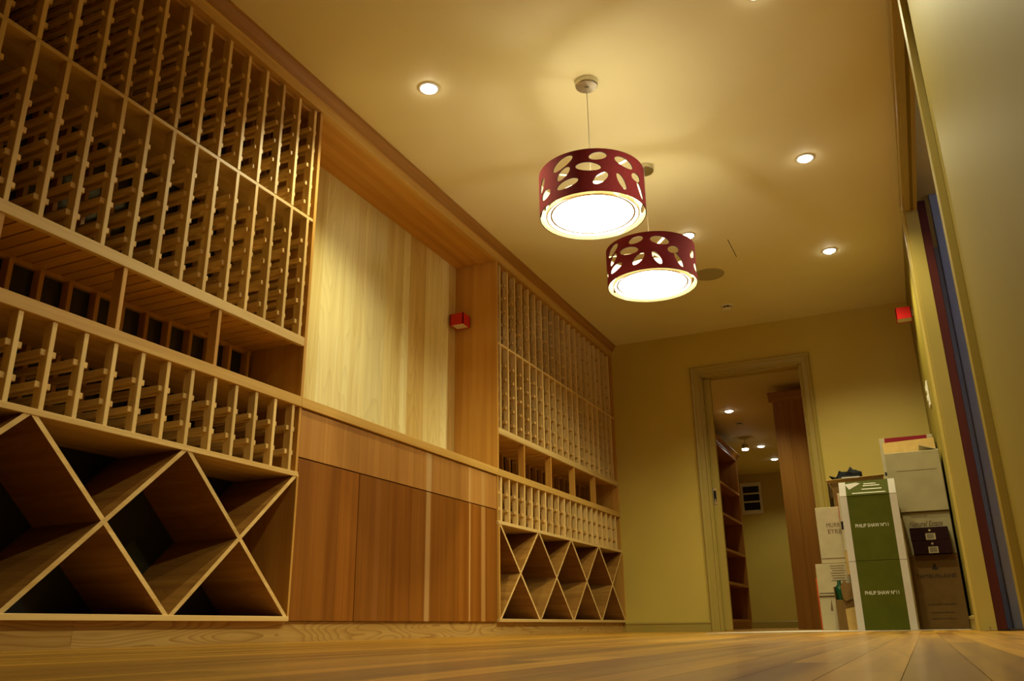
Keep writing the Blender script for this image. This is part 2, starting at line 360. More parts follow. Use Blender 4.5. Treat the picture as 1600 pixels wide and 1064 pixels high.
def upper_rack(y0, y1, posts, near, dividers, label, right_rails_parts):
    t = thing('wine_rack', (-DEP/2, (y0+y1)/2, ZC1), label, 'wine rack', 'built-in bottle racks above the counter')
    for ya, yb in ((y0, y0+0.02), (y1-0.02, y1)): box('end_panel', -DEP, 0, ya, yb, ZC1, ZTOP, 'mid_z', t, 0.001)
    for ya, yb in ((y0+0.02, y0+0.024),): pass
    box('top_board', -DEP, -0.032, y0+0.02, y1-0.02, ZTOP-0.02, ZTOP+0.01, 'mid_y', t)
    box('shelf', -DEP, -0.002, y0+0.02, y1-0.02, ZM-0.0165, ZM, 'pale_y', t, 0.001)
    box('front_rail', -0.022, 0, y0+0.02, y1-0.02, ZS0, ZS1, 'pale_y', t, 0.0015)
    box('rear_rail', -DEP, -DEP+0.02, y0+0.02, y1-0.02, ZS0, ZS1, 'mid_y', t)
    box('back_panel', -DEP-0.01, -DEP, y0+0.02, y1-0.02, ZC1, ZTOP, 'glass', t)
    y = y0+0.024
    while y < y1-0.07:
        box('slat', -DEP+0.02, -0.022, y, y+0.0525, ZS0+0.016, ZS0+0.032, 'mid_x', t); y += 0.0605
    far = MB()
    for py in posts:
        ind = py >= near
        for (za, zb, lv) in ((ZM, ZTOP-0.02, LV1), (ZS1-0.002, ZM-0.0165, LV2)):
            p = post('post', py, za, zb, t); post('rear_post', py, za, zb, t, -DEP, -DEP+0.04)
            for z in lv:
                for s in (-1, 1):
                    yy = py+s*OFF
                    if yy > y1-0.03 or yy < y0+0.03: continue
                    if ind and (s < 0 or right_rails_parts): rail(p, yy, z)
                    else: far.box(-0.312, -0.012, yy-0.0095, yy+0.0095, z-0.0105, z+0.0105)
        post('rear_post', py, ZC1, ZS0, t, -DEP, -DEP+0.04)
    if far.v:
        o = far.build('rails', 'rail', t); o['kind'] = 'stuff'
    for dy in dividers: box('divider', -0.052, -0.004, dy-0.009, dy+0.009, ZC1, ZS0, 'mid_z', t, 0.001)
    return t

def low_rack(y0, y1, posts, near, label):
    t = thing('bottle_row', (-DEP/2, (y0+y1)/2, ZDm), label, 'wine rack', 'two-level bottle rows under the counter')
    box('base_board', -DEP, 0.002, y0, y1, ZDm+0.001, ZD1, 'pale_y', t, 0.001)
    for ya, yb in ((y0, y0+0.016), (y1-0.016, y1)): box('end_panel', -DEP, -0.004, ya, yb, ZD1, ZC0, 'mid_z', t)
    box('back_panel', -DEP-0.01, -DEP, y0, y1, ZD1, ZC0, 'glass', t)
    for py in posts:
        p = post('post', py, ZD1, ZC0, t, -0.040, -0.002); post('rear_post', py, ZD1, ZC0, t, -DEP, -DEP+0.04)
        for z in LV3:
            for s in (-1, 1):
                yy = py+s*OFF
                if y0+0.02 < yy < y1-0.02 and py >= near: rail(p, yy, z)
    return t

def diamond(y0, y1, cells, wdt, label):
    t = thing('diamond_bin', (-DEP/2, (y0+y1)/2, ZB0), label, 'wine bin', 'diamond bottle bins at floor level')
    box('top_board', -DEP, 0.006, y0, y1, ZD0, ZDm, 'pale_y', t, 0.001)
    box('bottom_board', -DEP, 0.006, y0, y1, ZB0, ZB1, 'pale_y', t, 0.001)
    for ya, yb in ((y0, y0+0.013), (y1-0.013, y1)): box('end_panel', -DEP, 0.006, ya, yb, ZB1, ZD0, 'mid_z', t, 0.001)
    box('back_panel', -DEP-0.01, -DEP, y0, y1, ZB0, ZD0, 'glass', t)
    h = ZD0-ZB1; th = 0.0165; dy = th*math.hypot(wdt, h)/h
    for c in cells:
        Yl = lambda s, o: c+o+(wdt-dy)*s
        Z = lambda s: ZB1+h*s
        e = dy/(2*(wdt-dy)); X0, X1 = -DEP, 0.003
        prism('slope_panel', [(Yl(0, 0), Z(0)), (Yl(0, dy), Z(0)), (Yl(1, dy), Z(1)), (Yl(1, 0), Z(1))], 'x', X0, X1, 'bin', t, 'pale_y')  # front edges get paler wood for the room light that falls on them
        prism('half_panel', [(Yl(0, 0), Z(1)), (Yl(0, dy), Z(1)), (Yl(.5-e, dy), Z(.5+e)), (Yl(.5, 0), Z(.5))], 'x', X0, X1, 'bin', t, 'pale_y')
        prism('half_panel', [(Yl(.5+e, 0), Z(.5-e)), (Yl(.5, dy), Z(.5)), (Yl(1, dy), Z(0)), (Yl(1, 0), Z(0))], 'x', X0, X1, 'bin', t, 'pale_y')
    return t

PL = [2.905-0.1205*k for k in range(20)]
PRt = [5.062+0.1275*k for k in range(20)]
upper_rack(YL, Y1, PL, 1.21, [2.41-0.475*k for k in range(4)], 'tall cedar bottle rack nearest the viewer, left of the panelled alcove', True)
upper_rack(Y2, YB, PRt, 0, [5.454+0.5025*k for k in range(4)], 'tall cedar bottle rack between the panelled alcove and the end wall', False)
low_rack(YL, Y1, PL, 0, 'two-level cedar bottle row above the large diamond bins, nearest the viewer')
low_rack(Y2, YB, PRt, 0, 'two-level cedar bottle row above the small far diamond bins')
diamond(YL, Y1, [Y1-0.010-0.643*(k+1) for k in range(4)], 0.643, 'large diamond bottle bins at floor level nearest the viewer')
diamond(Y2+0.002, YB, [Y2+0.015+0.6475*k for k in range(4)], 0.6475, 'diamond bottle bins at floor level beside the end wall')

# continuous counter with its two joints
ct = thing('counter', (-DEP/2, 4.0, ZC0), 'long honey timber counter ledge running across racks and cabinet', 'counter')
for ya, yb in ((YL, Y1-0.012), (Y1-0.011, Y2), (Y2+0.001, YB)): box('counter_length', -DEP, 0.004, ya, yb, ZC0, ZC1, 'counter', ct, 0.002)
# plinth
pl = thing('plinth', (-0.03, 4.0, 0), 'boldly figured timber kickboard under the racks and cabinet', 'plinth')
for ya, yb in ((YL, 1.95), (1.951, YB)): box('kick_board', -0.045, -0.02, ya, yb, 0, ZB0-0.0005, 'plinth', pl)

# cabinet under the alcove
cb = thing('cabinet', (-DEP/2, (Y1+Y2)/2, ZB0), 'flush handleless cedar cabinet below the alcove', 'cabinet')
box('carcass', -DEP, -0.03, Y1+0.003, Y2-0.003, ZB0, ZC0-0.002, 'mid_z', cb)
def boards(name, ys, z0, z1, nm='board', mat='cab'):
    d = put(bpy.data.objects.new(name, None), (-0.02, (ys[0]+ys[-1])/2, z0), cb)
    for a, b in zip(ys[:-1], ys[1:]): box(nm, -0.028, -0.008, a+0.0004, b-0.0004, z0, z1, mat, d, 0.0006)
    return d
boards('drawer_front', [Y1+0.006, 3.30, 3.56, 3.945, 4.48, Y2-0.006], 0.787, ZC0-0.006, mat='cab_lit')
boards('door', [Y1+0.006, 3.29, 3.443], ZB0+0.002, 0.781)
boards('door', [3.449, 3.75, 3.945, 4.48, 4.85, Y2-0.006], ZB0+0.002, 0.781)
# panelled alcove
al = thing('alcove_panelling', (-DEP, (Y1+Y2)/2, ZC1), 'pale vertical timber boards lining the alcove between the racks', 'panelling')
AY = [Y1, 3.2, 3.46, 3.69, 3.905, 4.10, 4.29, 4.37, 4.575, 4.80, 4.90, Y2]
for i, (a, b) in enumerate(zip(AY[:-1], AY[1:])): box('board', -DEP-0.012, -DEP+random.uniform(0, 0.0012), a+0.0003, b-0.0003, ZC1, ZTOP, 'alcove_dark' if i in (7, 10) else 'alcove_mid' if i in (1, 5, 8) else 'alcove', al, 0.0006)
box('soffit', -DEP, -0.03, Y1, Y2, ZTOP, ZTOP+0.018, 'mid_y', al)

# ------------------------------------------------------------------ red cube wall lamps
def sconce(x0, x1, y0, y1, z0, z1, label, plate):
    t = thing('wall_lamp', ((x0+x1)/2, (y0+y1)/2, z0), label, 'wall lamp', 'red cube wall lamps')
    h = MB(); w_ = 0.006
    h.box(x0, x1, y0, y0+w_, z0, z1).box(x0, x1, y1-w_, y1, z0, z1).box(x0, x0+w_, y0, y1, z0, z1).box(x1-w_, x1, y0, y1, z0, z1)
    h.build('housing', 'red', t)
    box('diffuser', x0+w_, x1-w_, y0+w_, y1-w_, z0+0.004, z0+0.03, 'white', t)
    box('wall_plate', *plate, 'steel', t)
sconce(-0.315, -0.208, 4.885, 4.992, 2.088, 2.172, 'small red cube wall lamp inside the panelled alcove', (-0.295, -0.228, 4.992, Y2, 2.10, 2.16))
sconce(XR-0.122, XR-0.012, 6.66, 6.77, 2.235, 2.325, 'small red cube wall lamp on the right wall above the cartons', (XR-0.012, XR, 6.68, 6.75, 2.25, 2.31))

# ------------------------------------------------------------------ pendant lamps
HOLES = [(-31, .22, .060, .024, 22), (8, .18, .043, .020, 8), (38, .25, .055, .024, -12), (-66, .42, .040, .022, 50), (-30, .47, .042, .022, 35),
         (-2.5, .42, .060, .022, -8), (55, .48, .036, .022, 10), (-58, .72, .042, .024, 0), (-26, .73, .058, .021, 8), (10, .70, .044, .021, 40),
         (33, .72, .044, .018, -60), (62, .74, .046, .016, -55)]
HOLES = HOLES + [(180+p*1.35, f, a, b, t) for p, f, a, b, t in HOLES]
def pendant(cx, cy, zb, zt, R, turn, bulb_at, label):
    t = thing('pendant_lamp', (cx, cy, HC), label, 'pendant lamp', 'burgundy drum pendant lamps')
    lathe('canopy', [(0, HC), (0.058, HC), (0.058, HC-0.026), (0.054, HC-0.031), (0.012, HC-0.032), (0.010, HC-0.042), (0, HC-0.042)], cx, cy, 'steel', t, 40)
    tube('cord', [(cx, cy, HC-0.04), (cx, cy, zt+0.012)], 0.0022, 'white', t, 8)
    # shade with oval cut-outs, triangulated on the unrolled drum
    H = zt-zb; per = 2*math.pi*R; base = math.atan2(0-cy, CX-cx)+math.radians(turn)
    ell = []
    for (p, f, a, b, tl) in HOLES:
        p = ((p+180) % 360)-180
        ell.append((math.radians(p)*R, H*(1-f), a, b, math.radians(tl)))
    def inside(s, z, g=1.0):
        for (es, ez, a, b, tl) in ell:
            ds = s-es; ds -= per*round(ds/per); dz = z-ez
            u = ds*math.cos(tl)+dz*math.sin(tl); v = -ds*math.sin(tl)+dz*math.cos(tl)
            if (u/a)**2+(v/b)**2 < g: return True
        return False
    pts, edges = [], []
    s0 = -per/2 + 0.0
    # seam placed where no hole lies is not guaranteed, so the strip is cut at a hole-free angle
    for q in range(720):
        c = -per/2 + per*q/720
        if not any(inside(c, H*j/20, 1.15) for j in range(21)): s0 = c; break
    ell = [((es-s0) % per, ez, a, b, tl) for (es, ez, a, b, tl) in ell]
    NS = 120
    lo = []; hi = []
    for i in range(NS+1):
        lo.append(len(pts)); pts.append((per*i/NS, 0.0))
    for i in range(NS+1):
        hi.append(len(pts)); pts.append((per*i/NS, H))
    edges += [(a, a+1) for a in lo[:-1]] + [(a, a+1) for a in hi[:-1]]
    lft = [lo[0]]; rgt = [lo[-1]]
    for j in range(1, 8):
        lft.append(len(pts)); pts.append((0.0, H*j/8)); rgt.append(len(pts)); pts.append((per, H*j/8))
    lft.append(hi[0]); rgt.append(hi[-1])
    edges += list(zip(lft[:-1], lft[1:])) + list(zip(rgt[:-1], rgt[1:]))
    for (es, ez, a, b, tl) in ell:
        k0 = len(pts); n = 26
        for k in range(n):
            u = a*math.cos(2*math.pi*k/n); v = b*math.sin(2*math.pi*k/n)
            pts.append((es+u*math.cos(tl)-v*math.sin(tl), ez+u*math.sin(tl)+v*math.cos(tl)))
        edges += [(k0+k, k0+(k+1) % n) for k in range(n)]
    for i in range(1, NS):
        for j in range(1, 8):
            s, z = per*i/NS, H*j/8
            if not inside(s, z, 1.2): pts.append((s, z))
    V, Ed, F, _, _, _ = delaunay_2d_cdt([Vector(p) for p in pts], edges, [], 0, 1e-6)
    tri = []
    for f in F:
        c = sum((V[i] for i in f), Vector((0, 0)))/len(f)
        if not inside(c.x, c.y, 0.995): tri.append(tuple(f))
    key, m3, rem = {}, [], {}
    for i, p in enumerate(V):
        kk = (round((p.x % per if p.x < per-1e-5 else 0.0), 5), round(p.y, 5))
        if kk not in key: key[kk] = len(m3); m3.append(kk)
        rem[i] = key[kk]
    tri = [tuple(rem[i] for i in f) for f in tri]; tri = [f for f in tri if len(set(f)) == 3]
    def P(q, rr):
        th = base + (q[0]+s0)/R
        return (cx+rr*math.cos(th), cy+rr*math.sin(th), zb+q[1])
    n = len(m3); verts = [P(q, R) for q in m3] + [P(q, R-0.004) for q in m3]
    faces = [f for f in tri] + [tuple(n+i for i in reversed(f)) for f in tri]; fm = [0]*len(tri)+[1]*len(tri)
    cnt = {}
    for f in tri:
        for a, b in ((f[0], f[1]), (f[1], f[2]), (f[2], f[0])):
            cnt.setdefault((min(a, b), max(a, b)), []).append((a, b))
    for e, l in cnt.items():
        if len(l) == 1:
            a, b = l[0]; faces.append((b, a, n+a, n+b)); fm.append(2)
    mesh('shade', verts, faces, ['shade', 'gold', 'black'], t, (cx, cy, (zb+zt)/2), fm)
    # bottom: metal ring, white diffuser with a fine gold ring, inner white drum
    dz = zb+0.012
    lathe('ring', [(0.854*R, zb+0.003), (0.875*R, zb+0.003), (0.875*R, zb+0.022), (0.854*R, zb+0.022), (0.854*R, zb+0.003)], cx, cy, 'gold', t, 64)
    d = lathe('diffuser', [(0, dz), (0.853*R, dz), (0.853*R, dz+0.005), (0, dz+0.005)], cx, cy, 'disc', t, 64)
    d.data.materials.append(M['white'])
    for p in d.data.polygons:
        if p.center.z > 0.0015: p.material_index = 1
    lathe('diffuser_line', [(0.765*R, dz+0.001), (0.765*R, dz-0.0015), (0.800*R, dz-0.0015), (0.800*R, dz+0.001)], cx, cy, 'tan', d, 64)
    lathe('inner_drum', [(0.68*R, dz+0.006), (0.68*R, dz+0.085), (0.675*R, dz+0.085), (0.675*R, dz+0.006), (0.68*R, dz+0.006)], cx, cy, 'drum', t, 48)
    lathe('hub', [(0, zt+0.014), (0.018, zt+0.014), (0.018, zt-0.035), (0, zt-0.035)], cx, cy, 'steel', t, 20)
    for k in range(3):
        th = base+math.radians(50)+k*2*math.pi/3; c, sn = math.cos(th), math.sin(th); hw = 0.009
        A, B = (cx+0.012*c, cy+0.012*sn), (cx+(R-0.003)*c, cy+(R-0.003)*sn)
        prism('spoke', [(A[0]-hw*sn, A[1]+hw*c), (B[0]-hw*sn, B[1]+hw*c), (B[0]+hw*sn, B[1]-hw*c), (A[0]+hw*sn, A[1]-hw*c)], 'z', zt-0.009, zt-0.005, 'steel', t)
    th = math.radians(bulb_at); c, sn = math.cos(th), math.sin(th); bx, by = cx+0.066*c, cy+0.066*sn; zc = zt-0.10
    tube('lamp_holder', [(cx+0.01*c, cy+0.01*sn, zt-0.03), (cx+0.045*c, cy+0.045*sn, zt-0.11)], 0.010, 'white', t, 10)
    tube('lamp_holder_tip', [(cx+0.040*c, cy+0.040*sn, zt-0.118), (bx, by, zt-0.118)], 0.008, 'white', t, 10)
    lathe('bulb', [(0, zc-0.012), (0.007, zc-0.010), (0.0105, zc-0.004), (0.0115, zc+0.002), (0.0095, zc+0.009), (0.005, zc+0.013), (0, zc+0.014)], bx, by, 'bulb', t, 10)
    return t
pendant(1.269, 3.468, 1.925, 2.147, 0.2576, 0, 43, 'burgundy drum pendant with oval cut-outs, nearer and larger of the two')
pendant(1.291, 4.423, 1.917, 2.142, 0.2588, -25, 160, 'burgundy drum pendant with oval cut-outs, farther of the two')

# ------------------------------------------------------------------ ceiling fittings
def downlight(x, y, label, watts, mat, group, r=0.042, cone=135):
    t = thing('downlight', (x, y, HC), label, 'downlight', group)
    lathe('trim_ring', [(r, HC+0.001), (r+0.012, HC+0.001), (r+0.012, HC-0.004), (r+0.002, HC-0.007), (r, HC-0.004), (r, HC+0.001)], x, y, 'white', t, 28)
    lathe('lens', [(0, HC-0.024), (r*0.5, HC-0.021), (r*0.85, HC-0.012), (r, HC-0.002), (0, HC-0.0005)], x, y, mat, t, 28)  # domed so the lamp looks round, the shape standing in for bloom
    L = bpy.data.lights.new('downlight_beam', 'SPOT'); L.energy = watts; L.color = SPOTC; L.spot_size = math.radians(cone); L.spot_blend = 0.6; L.shadow_soft_size = 0.03
    o = bpy.data.objects.new('downlight_beam', L); put(o, (x, y, HC-0.058), t)
g1 = 'recessed downlights in the wine room ceiling'
downlight(0.516, 3.156, 'round downlight in the ceiling near the wine racks, left of the pendants', SPOT, 'led', g1)
downlight(2.173, 3.19, 'round downlight cut off by the top edge of the photo', SPOT, 'led', g1)
downlight(2.197, 4.745, 'round downlight right of the nearer pendant lamp', SPOT, 'led', g1)
downlight(2.201, 6.20, 'round downlight at the far right of the ceiling, near the end wall', SPOT, 'led', g1)
downlight(1.305, 5.47, 'bright downlight just above the farther pendant lamp', SPOT, 'led', g1)
downlight(2.17, 1.66, 'downlight in the same row nearest the viewer, just out of the photo', SPOT*0.8, 'led', g1)
g2 = 'recessed downlights in the room beyond'
downlight(0.527, 10.84, 'nearest small downlight seen through the doorway', SPOT2, 'led2', g2, 0.055)
downlight(0.521, 13.365, 'middle small downlight seen through the doorway', SPOT2, 'led2', g2, 0.055)
downlight(0.545, 14.566, 'farthest small downlight seen through the doorway', SPOT2, 'led2', g2, 0.055)
downlight(0.9, 8.85, 'added downlight in the room beyond, unseen above the door head', 45.0, 'led2', g2, 0.055)  # extra lamp, added out of sight to brighten the cabinet face and bookcase
# round ceiling loudspeaker
t = thing('ceiling_speaker', (1.285, 6.24, HC), 'round flush loudspeaker grille in the ceiling beyond the pendants', 'speaker')
lathe('bezel', [(0.112, HC), (0.122, HC), (0.121, HC-0.004), (0.113, HC-0.005), (0.112, HC)], 1.285, 6.24, 'grille', t, 48)
lathe('grille', [(0, HC-0.003), (0.112, HC-0.003), (0.112, HC), (0, HC)], 1.285, 6.24, 'grille', t, 48)
def smoke(x, y, label):
    t = thing('smoke_detector', (x, y, HC), label, 'smoke detector')
    lathe('base', [(0, HC), (0.05, HC), (0.05, HC-0.012), (0.044, HC-0.014), (0, HC-0.014)], x, y, 'white', t, 28)
    lathe('sensor_core', [(0, HC-0.014), (0.034, HC-0.014), (0.034, HC-0.032), (0, HC-0.032)], x, y, 'black', t, 24)
    lathe('cap', [(0, HC-0.030), (0.040, HC-0.030), (0.040, HC-0.036), (0.030, HC-0.044), (0, HC-0.046)], x, y, 'white', t, 28)
    for k in range(8):
        a = 2*math.pi*k/8; tube('fin', [(x+0.037*math.cos(a), y+0.037*math.sin(a), HC-0.013), (x+0.037*math.cos(a), y+0.037*math.sin(a), HC-0.031)], 0.003, 'white', t, 6)
smoke(1.276, 6.995, 'small white smoke detector on the ceiling near the end wall')
smoke(0.523, 11.57, 'smoke detector on the ceiling of the room beyond the doorway')
tag(MB().box(1.5475, 1.5515, 5.67, 6.0, HC-0.002, HC+0.001).build('ceiling_slit', 'black'), 'thin dark slit in the ceiling beside the farther pendant', 'slit')

# ------------------------------------------------------------------ switch on the right wall
t = thing('light_switch', (XR, 6.51, 1.5), 'white light switch plate on the right wall above the cartons', 'switch')
box('plate', XR-0.012, XR, 6.45, 6.57, 1.50, 1.68, 'white', t, 0.003)
box('rocker', XR-0.018, XR-0.012, 6.48, 6.54, 1.61, 1.65, 'white', t, 0.002)
box('rocker', XR-0.018, XR-0.012, 6.48, 6.54, 1.54, 1.58, 'white', t, 0.002)

# ------------------------------------------------------------------ side opening: dark timber door and blue-lit space
struct(box('door_2', XR+0.064, XR+0.112, OY1-0.01, OY1+1.1, 0.006, OH+0.04, 'redwood', None, 0.002), 'dark red timber sliding door drawn back beside the opening')
struct(MB().box(XR+0.06, XR+1.9, 6.5, 6.56, 0, HC).build('wall_side_far', 'bluewall'))
struct(MB().box(XR+1.9, XR+1.96, 1.0, 6.56, 0, HC).build('wall_side', 'bluewall'))
struct(MB().box(XR+0.06, XR+1.96, 0.94, 1.0, 0, HC).build('wall_side_near', 'bluewall'))
t = thing('steel_post', (XR+0.19, 5.6, 0), 'pale upright metal post catching blue light inside the opening', 'post')
box('upright', XR+0.165, XR+0.215, 5.58, 5.63, 0.004, HC-0.001, 'bluewall', t, 0.006)
box('foot_plate', XR+0.145, XR+0.235, 5.56, 5.65, 0, 0.008, 'steel', t, 0.002)
t = thing('strip_light', (XR+0.9, 4.2, HC), 'blue strip light on the ceiling of the side room', 'light')
box('batten', XR+0.86, XR+0.94, 3.5, 4.9, HC-0.03, HC, 'white', t, 0.003)
tube('tube', [(XR+0.9, 3.55, HC-0.045), (XR+0.9, 4.85, HC-0.045)], 0.014, 'tube', t, 10)
t = thing('floor_guide', (XR+0.02, OY1-0.05, 0), 'small metal door guide on the floor of the right opening', 'door guide')
box('base_plate', XR+0.005, XR+0.06, OY1-0.09, OY1-0.02, 0, 0.004, 'steel', t)
box('fin', XR+0.026, XR+0.032, OY1-0.085, OY1-0.025, 0.004, 0.022, 'steel', t)

# ------------------------------------------------------------------ room beyond the doorway
struct(MB().box(-0.56, -0.5, YB+0.14, YF, 0, HC).build('wall_beyond_left', 'wall'))
struct(MB().box(XR, XR+0.06, YB+0.14, YF, 0, HC).build('wall_beyond_right', 'wall'))
struct(MB().box(-0.56, XR+0.06, YF, YF+0.08, 0, HC).build('wall_beyond_far', 'wall'))
struct(prism('baseboard_beyond_far', [(YF, 0), (YF-0.015, 0), (YF-0.015, 0.10), (YF-0.006, 0.115), (YF, 0.115)], 'x', -0.5, XR, 'trim'))
wn = struct(MB().box(-0.30, -0.255, YF-0.02, YF, 1.97, 2.54).box(0.035, 0.08, YF-0.02, YF, 1.97, 2.54).box(-0.255, 0.035, YF-0.02, YF, 2.475, 2.54).box(-0.255, 0.035, YF-0.02, YF, 1.97, 2.04).box(-0.255, 0.035, YF-0.016, YF, 2.33, 2.355).box(-0.255, 0.035, YF-0.016, YF, 2.18, 2.205).build('window_1', 'white'), 'small three-pane window high on the far wall')
for za, zb in ((2.04, 2.18), (2.205, 2.33), (2.355, 2.475)): box('pane', -0.255, 0.035, YF-0.006, YF-0.002, za, zb, 'night', wn)
# tall cherry bookcase on the left of that room
t = thing('bookcase', (0.03, 10.4, 0), 'tall dark cherry bookcase with open compartments, left beyond the doorway', 'bookcase')
BY0, BY1, BF, BK = 8.05, 12.85, 0.21, -0.17
box('plinth', BK, BF-0.02, BY0, BY1, 0, 0.09, 'cherry_y', t)
for z in (0.105, 0.575, 1.00, 1.465, 1.89): box('shelf', BK, BF, BY0+0.025, BY1-0.025, z-0.018, z+0.018, 'cherry_y', t, 0.001)
box('top_board', BK, BF, BY0, BY1, 2.40, 2.43, 'cherry_y', t)
for y in (BY0, 9.65, 11.25, BY1-0.025): box('upright', BK, BF-0.004, y, y+0.025, 0.09, 2.40, 'cherry_z', t, 0.001)
box('back_board', BK-0.012, BK, BY0, BY1, 0, 2.43, 'cherry_z', t)
prism('crown', [(BF-0.02, 2.43), (BF+0.005, 2.43), (BF+0.012, 2.45), (BF+0.035, 2.475), (BF+0.05, 2.485), (BF+0.05, 2.50), (BF-0.02, 2.50)], 'y', BY0, BY1+0.03, 'cherry_y', t)
# tall cherry cabinet end on the right
t = thing('tall_cabinet', (1.55, 10.1, 0), 'tall plain cherry cabinet end on the right beyond the doorway', 'cabinet')
box('side_panel', 1.205, 1.225, 9.87, 13.0, 0.0, 2.50, 'cherry_z', t)
for xa, xb in ((1.205, 1.36), (1.361, 1.52), (1.521, 1.68)): box('end_board', xa, xb, 9.85, 9.87, 0.0, 2.50, 'cherry_z', t, 0.001)
box('top_board', 1.205, 1.68, 9.85, 13.0, 2.50, 2.52, 'cherry_y', t)
prism('crown', [(9.85, 2.50), (9.835, 2.52), (9.82, 2.56), (9.80, 2.585), (9.80, 2.605), (9.87, 2.605), (9.87, 2.50)], 'x', 1.165, 1.70, 'cherry_x', t)
# small hanging spot
t = thing('pendant_spot', (0.35, 12.95, HC), 'small hanging spot lamp in the room beyond the doorway', 'pendant lamp')
lathe('canopy', [(0, HC), (0.07, HC), (0.07, HC-0.015), (0, HC-0.018)], 0.40, 12.6, 'steel', t, 24)
tube('stem', [(0.40, 12.6, HC-0.015), (0.40, 12.6, 2.60)], 0.006, 'steel', t)
lathe('housing', [(0, 2.61), (0.04, 2.60), (0.045, 2.535), (0.05, 2.53), (0, 2.53)], 0.40, 12.6, 'steel', t, 24)
lathe('lamp', [(0, 2.528), (0.05, 2.528), (0.045, 2.51), (0, 2.50)], 0.40, 12.6, 'led2', t, 24)

# ------------------------------------------------------------------ cartons
def slab(name, quad, th, mat, parent):
    """thin card flap from four corner points"""
    q = [Vector(p) for p in quad]; n = (q[1]-q[0]).cross(q[3]-q[0]).normalized()*th
    return mesh(name, q+[p+n for p in q], [(0, 1, 2, 3), (7, 6, 5, 4), (0, 4, 5, 1), (1, 5, 6, 2), (2, 6, 7, 3), (3, 7, 4, 0)], mat, parent)
def carton(x0, x1, y0, y1, z0, z1, mat, label, name='carton', seam=True, group='wine cartons stacked by the end wall'):
    t = thing(name, ((x0+x1)/2, (y0+y1)/2, z0), label, 'carton', group)
    b = box('body', x0, x1, y0, y1, z0, z1, mat, t, 0.003)
    return t
# card sheet on the floor in front of the doorway
ms = prism('floor_sheet', [(1.28, 5.1), (2.685, 6.0), (2.685, 7.5), (1.85, 7.5)], 'z', 0.0005, 0.0045, 'mat')
tag(ms, 'thin pale card sheet on the floor under the cartons', 'floor sheet')
Z0 = 0.0046
def green_box(z0, z1, label, flap):
    xa, xb, ya, yb = 2.053, 2.391, 5.88, 6.225
    t = carton(xa, xb, ya, yb, z0, z1, 'green', label)
    for x0_, x1_ in ((xa-0.0015, xa+0.041), (xb-0.041, xb+0.0015)): box('white_side_band', x0_, x1_, ya-0.0025, yb+0.0025, z0+0.001, z1-0.001, 'whitecard', t)
    text('lettering', 'PHILIP SHAW Nº11', 0.032, ((xa+xb)/2, ya-0.0012, z0+(z1-z0)*0.53), 'whiteink', t, 0.195)
    if flap:
        yt, zb = ya+0.05, 0.925
        f = slab('flap', [(xa+0.041, ya, z1), (xb-0.041, ya, z1), (xb-0.040, yt, zb+0.003), (xa+0.041, yt, zb)], 0.004, 'green', t)
        slab('flap_band', [(xa, ya, z1), (xa+0.0405, ya, z1), (xa+0.0405, yt, zb), (xa, yt, zb)], 0.004, 'whitecard', t)
        slab('flap_band', [(xb-0.0405, ya, z1), (xb, ya, z1), (xb, yt, zb+0.003), (xb-0.0395, yt, zb+0.003)], 0.004, 'whitecard', t)
        def onf(x, k): return (x, ya+(yt-ya)*k-0.0046, z1+(zb-z1)*k)
        for k, wd, xx in ((0.80, 0.11, 2.26), (0.66, 0.10, 2.25), (0.42, 0.12, 2.25), (0.16, 0.20, 2.23)):
            slab('print_line', [onf(xx-wd/2, k-0.02), onf(xx+wd/2, k-0.02), onf(xx+wd/2, k+0.03), onf(xx-wd/2, k+0.03)], 0.0006, 'whiteink', f)
        slab('torn_label', [onf(2.115, 0.45), onf(2.185, 0.85), onf(2.16, 0.93), onf(2.09, 0.86)], 0.0012, 'whitecard', f)
green_box(Z0, 0.419, 'green and white wine carton, the lower of the two', False)
green_box(0.4195, 0.829, 'green and white wine carton with raised flap, stacked on the other green one', True)
# brown carton bottom right
t = carton(2.40, 2.69, 6.25, 6.58, Z0, 0.466, 'card', 'plain brown carton lettered in black, bottom of the right-hand stack')
text('lettering', 'TAMBURLAINE', 0.034, (2.545, 6.249, 0.330), 'darkink', t, 0.235)
text('small_print', 'ESTABLISHED VINEYARDS', 0.012, (2.55, 6.249, 0.155), 'darkink', t, 0.16)
text('small_print', 'PRODUCE OF AUSTRALIA', 0.012, (2.55, 6.249, 0.105), 'darkink', t, 0.13)
text('small_print', 'MADE IN AUSTRALIA', 0.013, (2.55, 6.249, 0.068), 'darkink', t, 0.14)
em = mesh('emblem', [(2.53, 6.2488, 0.372), (2.565, 6.2488, 0.372), (2.56, 6.2488, 0.385), (2.55, 6.2488, 0.388), (2.555, 6.2488, 0.40), (2.545, 6.2488, 0.41), (2.535, 6.2488, 0.40), (2.54, 6.2488, 0.388), (2.528, 6.2488, 0.385)],
          [(0, 1, 2, 3, 7, 8), (3, 4, 5, 6, 7)], 'darkink', t)
# cream carton with script, in the middle of the right stack
t = carton(2.398, 2.69, 6.27, 6.58, 0.4675, 0.745, 'offwhite', 'worn white carton with script lettering, middle of the right-hand stack')
text('lettering', 'Natural Estate', 0.05, (2.535, 6.269, 0.665), 'ink', t, 0.20, 0.3)
text('small_print', 'THIS WAY UP', 0.016, (2.50, 6.269, 0.715), 'ink', t, 0.10)
